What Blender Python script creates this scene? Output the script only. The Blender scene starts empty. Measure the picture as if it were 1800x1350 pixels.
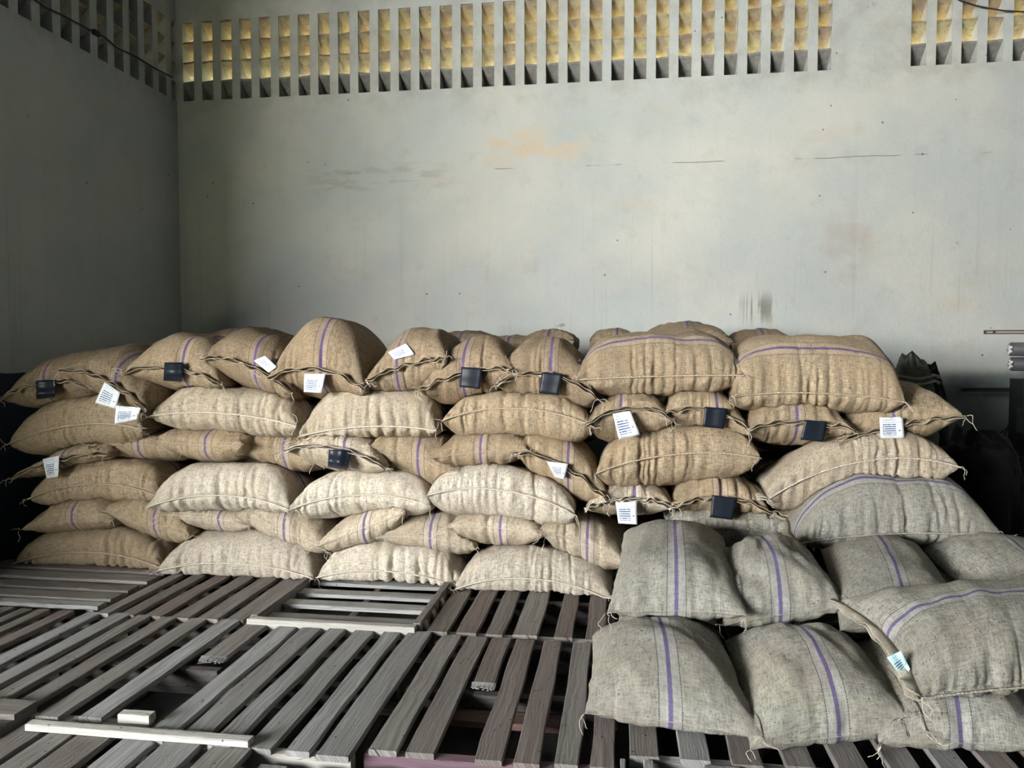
import bpy, math, random
import numpy as np
from mathutils import Vector
from mathutils.bvhtree import BVHTree

SC = bpy.context.scene
COL = SC.collection
EYE = 1.44
F, YAW, PIT = 1352.0, math.radians(8.1), math.radians(-2.75)

# ------------------------------------------------------------------ camera
cam = bpy.data.cameras.new('camera'); cam.sensor_width = 36; cam.lens = F / 1800 * 36
cam.clip_start = 0.05
camo = bpy.data.objects.new('camera', cam); COL.objects.link(camo)
camo.location = (0, 0, EYE); camo.rotation_euler = (math.radians(90) + PIT, 0, YAW)
SC.camera = camo

# ------------------------------------------------------------------ world, lights, exposure
w = bpy.data.worlds.new('world'); SC.world = w; w.use_nodes = True
w.node_tree.nodes['Background'].inputs[0].default_value = (0.80, 0.90, 1.0, 1)
w.node_tree.nodes['Background'].inputs[1].default_value = 0.06

def area(name, loc, target, sx, sy, power, color, spread=180):
    l = bpy.data.lights.new(name, 'AREA'); l.shape = 'RECTANGLE'; l.size = sx; l.size_y = sy
    l.energy = power; l.color = color; l.spread = math.radians(spread)
    o = bpy.data.objects.new(name, l); COL.objects.link(o); o.location = loc
    o.rotation_euler = (Vector(target) - Vector(loc)).to_track_quat('-Z', 'Y').to_euler()
    return o
area('doorway_daylight', (-6.4, -4.4, 2.4), (0.3, 5.6, 2.7), 4.6, 1.9, 1010, (1.0, 0.995, 0.975), 120)
sun = bpy.data.lights.new('sun', 'SUN'); sun.energy = 1100; sun.angle = math.radians(1.0); sun.color = (1.0, 0.92, 0.60)
suno = bpy.data.objects.new('sun', sun); COL.objects.link(suno)
suno.rotation_euler = Vector((0.22, -0.72, -1.15)).to_track_quat('-Z', 'Y').to_euler()

SC.view_settings.view_transform = 'Standard'; SC.view_settings.look = 'None'
SC.view_settings.gamma = 1; SC.view_settings.use_curve_mapping = False
SC.view_settings.exposure = 0.13
SC.cycles.max_bounces = 6; SC.cycles.diffuse_bounces = 3; SC.cycles.glossy_bounces = 2
SC.cycles.use_denoising = True

# ------------------------------------------------------------------ helpers
def ray(px, py):
    x, y, z = (px - 900) / F, 1.0, -(py - 675) / F
    y, z = y * math.cos(PIT) - z * math.sin(PIT), y * math.sin(PIT) + z * math.cos(PIT)
    x, y = x * math.cos(YAW) - y * math.sin(YAW), x * math.sin(YAW) + y * math.cos(YAW)
    return Vector((x, y, z))
def atY(px, py, Y):
    d = ray(px, py); p = d * (Y / d.y); return Vector((p.x, Y, EYE + p.z))
def atZ(px, py, z):
    d = ray(px, py); p = d * ((z - EYE) / d.z); return Vector((p.x, p.y, z))

def tag(o, label=None, cat=None, group=None, kind=None):
    for k, v in (('label', label), ('category', cat), ('group', group), ('kind', kind)):
        if v: o[k] = v
    return o
def empty(name, loc, rz=0):
    o = bpy.data.objects.new(name, None); COL.objects.link(o)
    o.location = loc; o.rotation_euler = (0, 0, rz); o.empty_display_size = 0.1
    return o
def mesh_obj(name, verts, faces, mat, parent=None, smooth=False, uv=None):
    me = bpy.data.meshes.new(name)
    off = Vector((0, 0, 0))
    if parent is not None: off = parent.location
    me.from_pydata([(v[0] - off[0], v[1] - off[1], v[2] - off[2]) for v in verts], [], faces)
    if uv is not None:
        ul = me.uv_layers.new(name='UVMap')
        li = np.empty(len(me.loops), dtype=np.int32); me.loops.foreach_get('vertex_index', li)
        ul.data.foreach_set('uv', np.asarray(uv, dtype=np.float32)[li].ravel())
    if smooth: me.polygons.foreach_set('use_smooth', [True] * len(me.polygons))
    me.update()
    for m in (mat if isinstance(mat, (list, tuple)) else [mat]): me.materials.append(m)
    o = bpy.data.objects.new(name, me); COL.objects.link(o)
    if parent is not None: o.parent = parent
    return o
class MB:
    def __init__(s): s.v = []; s.f = []
    def box(s, x0, x1, y0, y1, z0, z1):
        n = len(s.v)
        s.v += [(x0,y0,z0),(x1,y0,z0),(x1,y1,z0),(x0,y1,z0),(x0,y0,z1),(x1,y0,z1),(x1,y1,z1),(x0,y1,z1)]
        s.f += [(n+a,n+b,n+c,n+d) for a,b,c,d in ((0,3,2,1),(4,5,6,7),(0,1,5,4),(1,2,6,5),(2,3,7,6),(3,0,4,7))]
    def hexa(s, pts):
        n = len(s.v); s.v += [tuple(p) for p in pts]
        s.f += [(n+a,n+b,n+c,n+d) for a,b,c,d in ((0,3,2,1),(4,5,6,7),(0,1,5,4),(1,2,6,5),(2,3,7,6),(3,0,4,7))]
    def tube(s, pts, r, k=6):
        pts = [Vector(p) for p in pts]; n0 = len(s.v); m = len(pts)
        for i, p in enumerate(pts):
            t = (pts[min(i+1, m-1)] - pts[max(i-1, 0)])
            t = t.normalized() if t.length > 1e-9 else Vector((1, 0, 0))
            a = t.cross(Vector((0.13, 0.21, 1))); a = a.normalized() if a.length > 1e-6 else Vector((1, 0, 0))
            b = t.cross(a); rr = r[i] if isinstance(r, (list, tuple)) else r
            for j in range(k):
                q = 2 * math.pi * j / k
                s.v.append(tuple(p + (a * math.cos(q) + b * math.sin(q)) * rr))
        for i in range(m - 1):
            for j in range(k):
                s.f.append((n0+i*k+j, n0+i*k+(j+1)%k, n0+(i+1)*k+(j+1)%k, n0+(i+1)*k+j))
        s.f.append(tuple(n0 + j for j in reversed(range(k)))); s.f.append(tuple(n0+(m-1)*k+j for j in range(k)))
    def obj(s, name, mat, parent=None, smooth=False):
        return mesh_obj(name, s.v, s.f, mat, parent, smooth)
def snoise(rng, n, kmin, kmax):
    """a smooth random function of (a, b): a sum of plane waves"""
    ks = [(rng.uniform(kmin, kmax), rng.uniform(0, math.pi), rng.uniform(0, 6.28)) for _ in range(n)]
    def f(a, b):
        r = 0
        for k, th, ph in ks: r = r + np.sin(k * (np.cos(th) * a + np.sin(th) * b) + ph)
        return r / math.sqrt(n)
    return f
def noise1(rng, n, kmin, kmax):
    ks = [(rng.uniform(kmin, kmax), rng.uniform(0, 6.28)) for _ in range(n)]
    return lambda a: sum(np.sin(k * a + ph) for k, ph in ks) / math.sqrt(n)

# ------------------------------------------------------------------ materials
class NT:
    def __init__(s, name, rough=0.9):
        s.m = bpy.data.materials.new(name); s.m.use_nodes = True; s.t = s.m.node_tree
        s.b = s.t.nodes['Principled BSDF']; s.b.inputs['Roughness'].default_value = rough
        s.b.inputs['Specular IOR Level'].default_value = 0.25
    def n(s, typ, **kw):
        nd = s.t.nodes.new(typ)
        for k, v in kw.items():
            if k.startswith('i_'):
                key = k[2:]; key = int(key) if key.isdigit() else key.replace('_', ' ')
                s.put(nd.inputs[key], v)
            else: setattr(nd, k, v)
        return nd
    def put(s, sock, v):
        if isinstance(v, bpy.types.NodeSocket): s.t.links.new(v, sock)
        elif isinstance(v, (tuple, list)) and len(v) == 3 and sock.type == 'RGBA': sock.default_value = (*v, 1)
        else: sock.default_value = v
    def math(s, op, a, b=0.0, c=None, clamp=False):
        nd = s.n('ShaderNodeMath', operation=op); nd.use_clamp = clamp
        s.put(nd.inputs[0], a); s.put(nd.inputs[1], b)
        if c is not None: s.put(nd.inputs[2], c)
        return nd.outputs[0]
    def mix(s, f, a, b, mode='MIX'):
        nd = s.n('ShaderNodeMix', data_type='RGBA', blend_type=mode)
        s.put(nd.inputs[0], f); s.put(nd.inputs[6], a); s.put(nd.inputs[7], b); return nd.outputs[2]
    def ramp(s, f, lo, hi, a=0.0, b=1.0):
        nd = s.n('ShaderNodeMapRange'); nd.interpolation_type = 'SMOOTHSTEP'
        s.put(nd.inputs[0], f)
        for i, v in ((1, lo), (2, hi), (3, a), (4, b)): nd.inputs[i].default_value = v
        return nd.outputs[0]
    def noise(s, vec, scale, detail=4, rough=0.55, dist=0.0):
        nd = s.n('ShaderNodeTexNoise'); s.put(nd.inputs['Vector'], vec)
        nd.inputs['Scale'].default_value = scale; nd.inputs['Detail'].default_value = detail
        nd.inputs['Roughness'].default_value = rough; nd.inputs['Distortion'].default_value = dist
        return nd.outputs[0]
    def mapping(s, vec, scale=(1,1,1), loc=(0,0,0), rot=(0,0,0)):
        nd = s.n('ShaderNodeMapping'); s.put(nd.inputs[0], vec)
        nd.inputs[1].default_value = loc; nd.inputs[2].default_value = rot; nd.inputs[3].default_value = scale
        return nd.outputs[0]
    def bump(s, h, strength, dist, normal=None):
        nd = s.n('ShaderNodeBump'); s.put(nd.inputs['Height'], h)
        nd.inputs['Strength'].default_value = strength; nd.inputs['Distance'].default_value = dist
        if normal is not None: s.put(nd.inputs['Normal'], normal)
        return nd.outputs[0]
    def out(s, color, normal=None):
        s.put(s.b.inputs['Base Color'], color)
        if normal is not None: s.put(s.b.inputs['Normal'], normal)
        return s.m

def plain(name, col, rough=0.8, bump=0.0, bscale=40, var=0.15, metal=0.0):
    t = NT(name, rough); tc = t.n('ShaderNodeTexCoord').outputs['Object']
    nz = t.noise(tc, bscale, 4)
    c = t.mix(nz, tuple(x * (1 - var) for x in col), tuple(min(1, x * (1 + var)) for x in col))
    t.b.inputs['Metallic'].default_value = metal
    return t.out(c, t.bump(nz, bump, 0.01) if bump else None)

def burlap(name, c_lo, c_hi, thread=(0.20, 0.14, 0.08)):
    """woven jute; UV = cloth coordinates in metres, u measured from the purple stripe"""
    t = NT(name, 0.95); t.b.inputs['Specular IOR Level'].default_value = 0.1
    uvn = t.n('ShaderNodeTexCoord').outputs['UV']
    info = t.n('ShaderNodeObjectInfo').outputs['Random']
    sep = t.n('ShaderNodeSeparateXYZ', i_0=uvn); u, v = sep.outputs[0], sep.outputs[1]
    seed = t.n('ShaderNodeCombineXYZ', i_2=t.math('MULTIPLY', info, 37.0)).outputs[0]
    vec = t.n('ShaderNodeVectorMath', operation='ADD', i_0=uvn, i_1=seed).outputs[0]
    big = t.noise(vec, 5, 3)
    warp = t.noise(t.mapping(vec, (190, 34, 60)), 1, 2)
    weft = t.noise(t.mapping(vec, (34, 190, 60)), 1, 2)
    fine = t.noise(t.mapping(vec, (420, 420, 60)), 1, 2, 0.7)
    spk = t.noise(t.mapping(vec, (95, 95, 40)), 1, 1)
    thr = t.math('ADD', t.math('MULTIPLY', warp, 0.5), t.math('MULTIPLY', weft, 0.5))
    f = t.ramp(t.math('ADD', t.math('MULTIPLY', thr, 0.62), t.math('MULTIPLY', fine, 0.38)), 0.36, 0.60)
    col = t.mix(f, c_lo, c_hi)
    col = t.mix(t.ramp(big, 0.3, 0.75, 0.0, 0.42), col, tuple(x * y for x, y in zip(c_hi, (0.74, 0.66, 0.56))))
    col = t.mix(t.math('MULTIPLY', t.ramp(info, 0, 1, 0.0, 0.25), 1.0), col, tuple(x * 0.75 for x in c_lo))
    # dark slubs and specks
    col = t.mix(t.ramp(spk, 0.70, 0.76, 0.0, 0.8), col, (0.07, 0.045, 0.03))
    # stripe: pale band, purple centre, thin dark lines
    au = t.math('ABSOLUTE', u, 0)
    wob = t.math('MULTIPLY', t.math('SUBTRACT', t.noise(t.mapping(vec, (3, 260, 9)), 1, 1), 0.5), 0.004)
    aw = t.math('ADD', au, wob)
    band = t.ramp(aw, 0.034, 0.038, 0.30, 0.0)
    col = t.mix(band, col, tuple(min(1, x * y) for x, y in zip(c_hi, (0.97, 0.98, 1.12))))
    pur = t.ramp(aw, 0.0062, 0.0085, 0.88, 0.0)
    dl = t.ramp(t.math('ABSOLUTE', t.math('SUBTRACT', aw, 0.036), 0), 0.0011, 0.0024, 0.85, 0.0)
    dash = t.ramp(t.math('SINE', t.math('MULTIPLY', v, 700), 0), -0.6, 0.2, 0.45, 1.0)
    col = t.mix(t.math('MULTIPLY', dl, dash), col, (0.055, 0.04, 0.055))
    col = t.mix(t.math('MULTIPLY', pur, t.ramp(fine, 0.30, 0.6, 0.65, 1.0)), col, (0.085, 0.057, 0.215))
    # twill ribs
    tw = t.math('SINE', t.math('MULTIPLY', t.math('ADD', u, t.math('MULTIPLY', v, 0.55)), 1250), 0)
    h = t.math('ADD', t.math('MULTIPLY', tw, 0.35), t.math('ADD', thr, fine))
    b1 = t.bump(h, 0.75, 0.0028)
    b2 = t.bump(t.noise(vec, 22, 4), 0.5, 0.012, b1)
    return t.out(col, b2)

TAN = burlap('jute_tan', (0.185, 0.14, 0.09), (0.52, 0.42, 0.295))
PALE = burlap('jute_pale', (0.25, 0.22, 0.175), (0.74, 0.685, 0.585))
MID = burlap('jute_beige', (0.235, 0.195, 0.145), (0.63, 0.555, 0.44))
BROWN = burlap('jute_brown', (0.135, 0.10, 0.065), (0.40, 0.315, 0.22))
GREY = burlap('jute_grey', (0.165, 0.162, 0.14), (0.505, 0.50, 0.45))
JUTE_EDGE = plain('jute_hem', (0.44, 0.37, 0.275), 0.95, 0.6, 180, 0.35)
PALE_EDGE = plain('pale_jute_hem', (0.57, 0.52, 0.44), 0.95, 0.6, 180, 0.35)
GREY_EDGE = plain('grey_jute_hem', (0.40, 0.37, 0.30), 0.95, 0.6, 180, 0.35)
JUTE_LIGHT = plain('jute_string', (0.55, 0.50, 0.42), 0.9, 0, 90, 0.2)
BLACKPATCH = plain('black_plastic', (0.009, 0.013, 0.021), 0.42, 0.1, 8, 0.3)

def label_mat(name, base, ink, scale):
    t = NT(name, 0.55)
    uv = t.n('ShaderNodeTexCoord').outputs['UV']; sep = t.n('ShaderNodeSeparateXYZ', i_0=uv); u, v = sep.outputs[0], sep.outputs[1]
    row = t.math('MULTIPLY', v, 10.0); fl = t.math('FLOOR', row, 0); fr = t.math('FRACT', row, 0)
    vv = t.n('ShaderNodeCombineXYZ', i_0=t.math('MULTIPLY', u, scale), i_1=t.math('MULTIPLY', fl, 7.31)).outputs[0]
    nz = t.noise(vv, 1.0, 2)
    inrow = t.math('MULTIPLY', t.math('GREATER_THAN', fr, 0.30), t.math('LESS_THAN', fr, 0.80))
    m = t.math('MULTIPLY', inrow, t.ramp(nz, 0.36, 0.44))
    box = t.math('MULTIPLY', t.math('MULTIPLY', t.math('GREATER_THAN', u, 0.10), t.math('LESS_THAN', u, 0.68)),
                 t.math('MULTIPLY', t.math('GREATER_THAN', v, 0.15), t.math('LESS_THAN', v, 0.70)))
    line = t.math('MULTIPLY', t.math('LESS_THAN', t.math('ABSOLUTE', t.math('SUBTRACT', v, 0.76), 0), 0.014),
                  t.math('LESS_THAN', t.math('ABSOLUTE', t.math('SUBTRACT', u, 0.5), 0), 0.42))
    dot = t.math('MULTIPLY', t.math('LESS_THAN', t.math('ABSOLUTE', t.math('SUBTRACT', v, 0.36), 0), 0.03),
                 t.math('LESS_THAN', t.math('ABSOLUTE', t.math('SUBTRACT', u, 0.82), 0), 0.035))
    head = t.math('MULTIPLY', t.math('MULTIPLY', t.math('GREATER_THAN', v, 0.82), t.math('LESS_THAN', v, 0.93)),
                  t.math('MULTIPLY', t.ramp(t.noise(vv, 2.0, 2), 0.45, 0.55, 0, 0.5), t.math('LESS_THAN', t.math('ABSOLUTE', t.math('SUBTRACT', u, 0.4), 0), 0.28)))
    ms = t.math('MAXIMUM', t.math('MULTIPLY', m, box), t.math('MAXIMUM', t.math('MULTIPLY', line, 0.45), t.math('MAXIMUM', dot, head)))
    return t.out(t.mix(t.math('MULTIPLY', ms, 0.95), base, ink))
PAPER = label_mat('printed_paper', (0.66, 0.71, 0.74), (0.05, 0.08, 0.20), 16)
PAPER_CYAN = label_mat('printed_paper_cyan', (0.45, 0.66, 0.69), (0.05, 0.09, 0.16), 16)

def wood(name, a, b, rough=0.85):
    t = NT(name, rough)
    tc = t.n('ShaderNodeTexCoord').outputs['UV']
    info = t.n('ShaderNodeObjectInfo').outputs['Random']
    vec = t.n('ShaderNodeVectorMath', operation='ADD', i_0=tc, i_1=t.n('ShaderNodeCombineXYZ', i_0=t.math('MULTIPLY', info, 53.0), i_2=t.math('MULTIPLY', info, 29.0)).outputs[0]).outputs[0]
    warped = t.n('ShaderNodeVectorMath', operation='ADD', i_0=t.mapping(vec, (1.6, 110, 3.5)),
                 i_1=t.n('ShaderNodeCombineXYZ', i_1=t.math('MULTIPLY', t.noise(vec, 3.5, 2), 6.0)).outputs[0]).outputs[0]
    g = t.noise(warped, 1.0, 4, 0.6)
    f2 = t.noise(t.mapping(vec, (9, 260, 9)), 1.0, 3, 0.6)
    big = t.noise(vec, 3.5, 3)
    col = t.mix(t.ramp(g, 0.3, 0.7), a, b)
    col = t.mix(t.ramp(f2, 0.55, 0.75, 0, 0.45), col, tuple(x * 0.45 for x in a))
    col = t.mix(t.ramp(big, 0.35, 0.7, 0.0, 0.5), col, tuple(x * 0.8 for x in b))
    col = t.mix(t.ramp(info, 0, 1, 0, 0.55), col, (a[0] * 0.9, a[1] * 0.84, a[2] * 0.8))
    crack = t.ramp(t.math('ABSOLUTE', t.math('SUBTRACT', t.noise(t.mapping(vec, (2.2, 20, 2)), 1.0, 2), 0.5), 0), 0.0, 0.006, 0.75, 0.0)
    col = t.mix(t.math('MULTIPLY', crack, t.ramp(big, 0.5, 0.6)), col, (0.01, 0.008, 0.006))
    sp = t.n('ShaderNodeTexVoronoi', i_Vector=t.mapping(vec, (16, 16, 16)), i_Scale=1.0)
    col = t.mix(t.ramp(sp.outputs['Distance'], 0.05, 0.09, 0.8, 0.0), col, (0.01, 0.01, 0.01))
    h = t.math('ADD', t.math('MULTIPLY', g, 0.6), f2)
    return t.out(col, t.bump(h, 0.6, 0.004))
WOOD = wood('weathered_wood', (0.135, 0.127, 0.118), (0.31, 0.298, 0.282))
WOOD2 = wood('weathered_wood_grey', (0.18, 0.185, 0.185), (0.44, 0.45, 0.45))
WOOD_RED = wood('weathered_wood_reddish', (0.125, 0.104, 0.096), (0.265, 0.232, 0.218))
WOOD_DARK = wood('shade_darkened_wood', (0.045, 0.042, 0.04), (0.11, 0.105, 0.10))  # colour darkened for the shade under the pallet decks
WOOD_LIGHT = wood('pale_wood', (0.33, 0.33, 0.31), (0.62, 0.62, 0.58))
WOOD_PURPLE = wood('purple_painted_wood', (0.13, 0.085, 0.11), (0.26, 0.18, 0.23))
WOOD_PINK = wood('pink_stained_wood', (0.16, 0.10, 0.09), (0.27, 0.19, 0.17))

def plaster():
    t = NT('old_plaster', 0.88); t.b.inputs['Specular IOR Level'].default_value = 0.15
    tc = t.n('ShaderNodeTexCoord').outputs['Object']; sep = t.n('ShaderNodeSeparateXYZ', i_0=tc)
    x, y, z = sep.outputs
    n1 = t.noise(tc, 0.9, 4, 0.6); n2 = t.noise(t.mapping(tc, (0.55, 0.55, 0.8), (7, 3, 1)), 1.0, 3); n3 = t.noise(tc, 5.5, 5, 0.65)
    col = t.mix(t.ramp(n1, 0.32, 0.68), (0.385, 0.41, 0.395), (0.48, 0.475, 0.43))
    col = t.mix(t.ramp(n2, 0.40, 0.72, 0, 0.55), col, (0.42, 0.465, 0.455))
    col = t.mix(t.ramp(n3, 0.52, 0.78, 0, 0.34), col, (0.31, 0.30, 0.265))
    # ochre rub marks and trowelled bands
    och = t.noise(t.mapping(tc, (1.1, 1.1, 3.2), (3, 1, 9)), 1.3, 4)
    col = t.mix(t.ramp(och, 0.58, 0.74, 0, 0.30), col, (0.44, 0.38, 0.29))
    def box(cx, hx, cz, hz, soft=0.5):
        a = t.ramp(t.math('ABSOLUTE', t.math('SUBTRACT', x, cx), 0), hx * soft, hx, 1, 0)
        b = t.ramp(t.math('ABSOLUTE', t.math('SUBTRACT', z, cz), 0), hz * soft, hz, 1, 0)
        return t.math('MULTIPLY', a, b)
    st = t.noise(t.mapping(tc, (3.0, 3.0, 7.0)), 1.0, 4)
    col = t.mix(t.math('MULTIPLY', box(-0.7, 0.55, 3.08, 0.18), t.ramp(st, 0.42, 0.62, 0, 0.75)), col, (0.50, 0.41, 0.29))
    col = t.mix(t.math('MULTIPLY', box(-2.05, 0.75, 2.86, 0.14), t.ramp(t.noise(t.mapping(tc, (4, 4, 16)), 1.0, 4), 0.46, 0.62, 0, 0.6)), col, (0.31, 0.31, 0.27))
    # damp patch with runs
    col = t.mix(t.math('MULTIPLY', box(1.72, 0.22, 2.2, 0.32), t.ramp(st, 0.35, 0.6, 0, 0.5)), col, (0.36, 0.32, 0.29))
    runs = t.noise(t.mapping(tc, (16, 16, 0.5)), 1.0, 3)
    col = t.mix(t.math('MULTIPLY', t.ramp(runs, 0.56, 0.72, 0, 0.30), t.ramp(z, 3.4, 1.2, 0.25, 1)), col, (0.29, 0.29, 0.26))
    drip = t.noise(t.mapping(tc, (34, 34, 0.8), (2, 0, 0)), 1.0, 1)
    col = t.mix(t.math('MULTIPLY', box(1.08, 0.24, 1.74, 0.17, 0.1), t.ramp(t.math('MULTIPLY', drip, t.math('ADD', 0.75, t.math('MULTIPLY', n3, 0.5))), 0.54, 0.66, 0, 0.75)), col, (0.13, 0.13, 0.10))
    # hairline crack along a lift joint
    cz = t.math('ADD', 2.885, t.math('MULTIPLY', t.noise(t.mapping(tc, (3, 3, 0)), 1.0, 3), 0.03))
    ck = t.ramp(t.math('ABSOLUTE', t.math('SUBTRACT', z, cz), 0), 0.0012, 0.0045, 1, 0)
    ck = t.math('MULTIPLY', ck, t.math('MULTIPLY', t.ramp(t.noise(t.mapping(tc, (2.3, 2.3, 0), (1, 0, 0)), 1.0, 3), 0.5, 0.56, 0, 0.8), t.ramp(x, -2.7, -2.4, 0, 1)))
    col = t.mix(ck, col, (0.10, 0.10, 0.08))
    # chips and nail holes
    vo = t.n('ShaderNodeTexVoronoi', i_Vector=tc, i_Scale=4.6)
    col = t.mix(t.math('MULTIPLY', t.ramp(vo.outputs['Distance'], 0.02, 0.05, 0.85, 0), 1), col, (0.07, 0.07, 0.06))
    vo2 = t.n('ShaderNodeTexVoronoi', i_Vector=t.mapping(tc, (1, 1, 1), (5, 2, 3)), i_Scale=1.6)
    bl = t.math('MULTIPLY', t.ramp(vo2.outputs['Distance'], 0.03, 0.10, 1, 0), t.ramp(t.noise(tc, 30, 3), 0.5, 0.6, 0, 0.6))
    col = t.mix(bl, col, (0.16, 0.15, 0.12))
    # grime below the ventilation band
    gr = t.math('MULTIPLY', t.ramp(z, 3.30, 3.56, 0, 1), t.ramp(n3, 0.35, 0.65, 0, 0.35))
    col = t.mix(gr, col, (0.26, 0.25, 0.22))
    # dark painted dado on the left wall; back wall darker below a soft edge
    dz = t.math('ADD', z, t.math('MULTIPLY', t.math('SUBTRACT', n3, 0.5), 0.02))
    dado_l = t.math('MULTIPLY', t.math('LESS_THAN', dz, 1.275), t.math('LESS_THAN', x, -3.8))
    dark_low_b = t.math('MULTIPLY', t.ramp(dz, 1.20, 1.30, 1, 0), t.math('GREATER_THAN', x, -3.79))
    col = t.mix(dark_low_b, col, t.mix(t.ramp(n3, 0.4, 0.65), (0.16, 0.19, 0.19), (0.23, 0.24, 0.22)))
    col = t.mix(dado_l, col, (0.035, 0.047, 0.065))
    b = t.bump(t.math('ADD', n3, t.math('MULTIPLY', t.noise(tc, 45, 3), 0.35)), 0.35, 0.02)
    return t.out(col, b)
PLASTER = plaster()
LOUVER = None
def louver_mat():
    t = NT('terracotta_louver', 0.85)
    tc = t.n('ShaderNodeTexCoord').outputs['Object']; info = t.n('ShaderNodeObjectInfo').outputs['Random']
    n1 = t.noise(tc, 9, 4, 0.6); n2 = t.noise(tc, 34, 3)
    col = t.mix(t.ramp(n1, 0.35, 0.65), (0.185, 0.145, 0.12), (0.31, 0.275, 0.165))
    col = t.mix(t.ramp(n2, 0.55, 0.72, 0, 0.5), col, (0.08, 0.06, 0.05))
    return t.out(col, t.bump(n1, 0.7, 0.02))
LOUVER = louver_mat()
SILL = plain('recess_shade_concrete', (0.20, 0.195, 0.18), 0.95, 0.8, 26, 0.5)  # grey darkened to stand for the unlit recess of the bottom cells
FLOORM = plain('concrete_floor', (0.055, 0.06, 0.058), 0.8, 0.4, 6, 0.3)
CABLE = plain('black_cable', (0.02, 0.018, 0.016), 0.6)
STEEL = plain('dark_steel', (0.018, 0.02, 0.022), 0.55, 0.2, 12, 0.4)
GREYPIPE = plain('grey_pipe', (0.085, 0.085, 0.095), 0.5, 0, 20, 0.15)
WHITEPL = plain('white_plastic', (0.7, 0.7, 0.68), 0.5)
RUST = plain('rusty_metal', (0.10, 0.06, 0.055), 0.7, 0.2, 50, 0.4)
BLACKBAG = plain('black_bag', (0.008, 0.009, 0.008), 0.75, 0.5, 14, 0.4)
OLIVEBAG = plain('olive_sacking', (0.13, 0.145, 0.115), 0.95, 0.9, 60, 0.5)

# ------------------------------------------------------------------ setting
XL, YB, ZV, CELL = -3.83, 6.30, 3.565, 0.168
PAL = 0.14
def structure(o): o['kind'] = 'structure'; return o
m = MB(); m.box(-4.3, 6.5, -4.0, 6.8, -0.1, 0.0); structure(m.obj('floor', FLOORM))
m = MB(); m.box(-4.3, 6.5, -4.0, 6.6, 5.0, 5.15); structure(m.obj('ceiling', FLOORM))

def vent_band(axis, a0, a1, cols, ncell, face, thick):
    """solid bars and mullions around openings; axis 'x' = back wall, 'y' = left wall"""
    mb = MB(); z0, z1 = ZV, ZV + ncell * CELL
    def bx(p, q, za, zb):
        if q - p < 1e-4: return
        if axis == 'x': mb.box(p, q, face, face + thick, za, zb)
        else: mb.box(face - thick, face, p, q, za, zb)
    bx(a0, a1, 0, z0); bx(a0, a1, z1, 5.0)
    p = a0
    for c0, c1 in cols: bx(p, c0, z0, z1); p = c1
    bx(p, a1, z0, z1)
    return mb
TH = 0.21
main_cols = [(-3.769 + 0.1749 * k, -3.769 + 0.1749 * k + 0.102) for k in range(31)]
side_cols = [(2.152 + 0.1785 * k, 2.152 + 0.1785 * k + 0.112) for k in range(8)]
left_cols = [(4.525 + 0.189 * k, 4.525 + 0.189 * k + 0.113) for k in range(-14, 10)]
def two(cols_a, na, cols_b, nb):
    mb = MB(); t = TH
    def bx(p, q, za, zb): mb.box(p, q, YB, YB + t, za, zb)
    a0, mid, a1 = -3.83 - TH, 1.86, 6.3
    bx(a0, a1, 0, ZV)
    for lo, hi, cols, n in ((a0, mid, cols_a, na), (mid, a1, cols_b, nb)):
        z1 = ZV + n * CELL
        bx(lo, hi, z1, 5.0); p = lo
        for c0, c1 in cols: bx(p, c0, ZV, z1); p = c1
        bx(p, hi, ZV, z1)
    return mb
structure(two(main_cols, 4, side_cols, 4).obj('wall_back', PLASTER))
# the left wall ends at a wide doorway beside the camera, where the daylight comes in
structure(vent_band('y', 1.65, YB, left_cols, 4, XL, TH).obj('wall_left', PLASTER))
m = MB(); m.box(6.3, 6.5, 2.0, YB, 0, 5.0); structure(m.obj('wall_right', PLASTER))
def louvers(name, cols, axis, face, n=4):
    w_ = empty(name, (cols[0][0], face, ZV) if axis == 'x' else (face, cols[0][0], ZV)); structure(w_)
    rng = random.Random(len(cols))
    for c0, c1 in cols:
        mb = MB()
        for k in range(n):
            z = ZV + k * CELL
            zi, zo = z + CELL, z + 0.004
            j = rng.uniform(-0.006, 0.006)
            pts = []
            for th_, (a, b) in ((0, (0.012, TH)), (0.016, (0.012, TH))):
                for (c, d, zz) in ((c0 - .003, a, zi - 0.016 + j), (c1 + .003, a, zi - 0.016 - j), (c1 + .003, b, zo - 0.016), (c0 - .003, b, zo - 0.016)):
                    pts.append((c, face + d, zz + th_) if axis == 'x' else (face - d, c, zz + th_))
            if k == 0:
                sb = MB(); sb.hexa(pts); sb.obj('louver', SILL, w_)  # lowest louver: recess shade put into its colour
            else: mb.hexa(pts)
        mb.obj('louver', LOUVER, w_)
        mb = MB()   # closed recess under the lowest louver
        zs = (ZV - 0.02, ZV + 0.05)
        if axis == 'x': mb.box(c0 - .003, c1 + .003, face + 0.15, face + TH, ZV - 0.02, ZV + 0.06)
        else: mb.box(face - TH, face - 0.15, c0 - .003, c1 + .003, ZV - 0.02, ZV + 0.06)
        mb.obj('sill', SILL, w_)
louvers('window_1', main_cols, 'x', YB); louvers('window_2', side_cols, 'x', YB); louvers('window_3', left_cols, 'y', XL)

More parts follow.
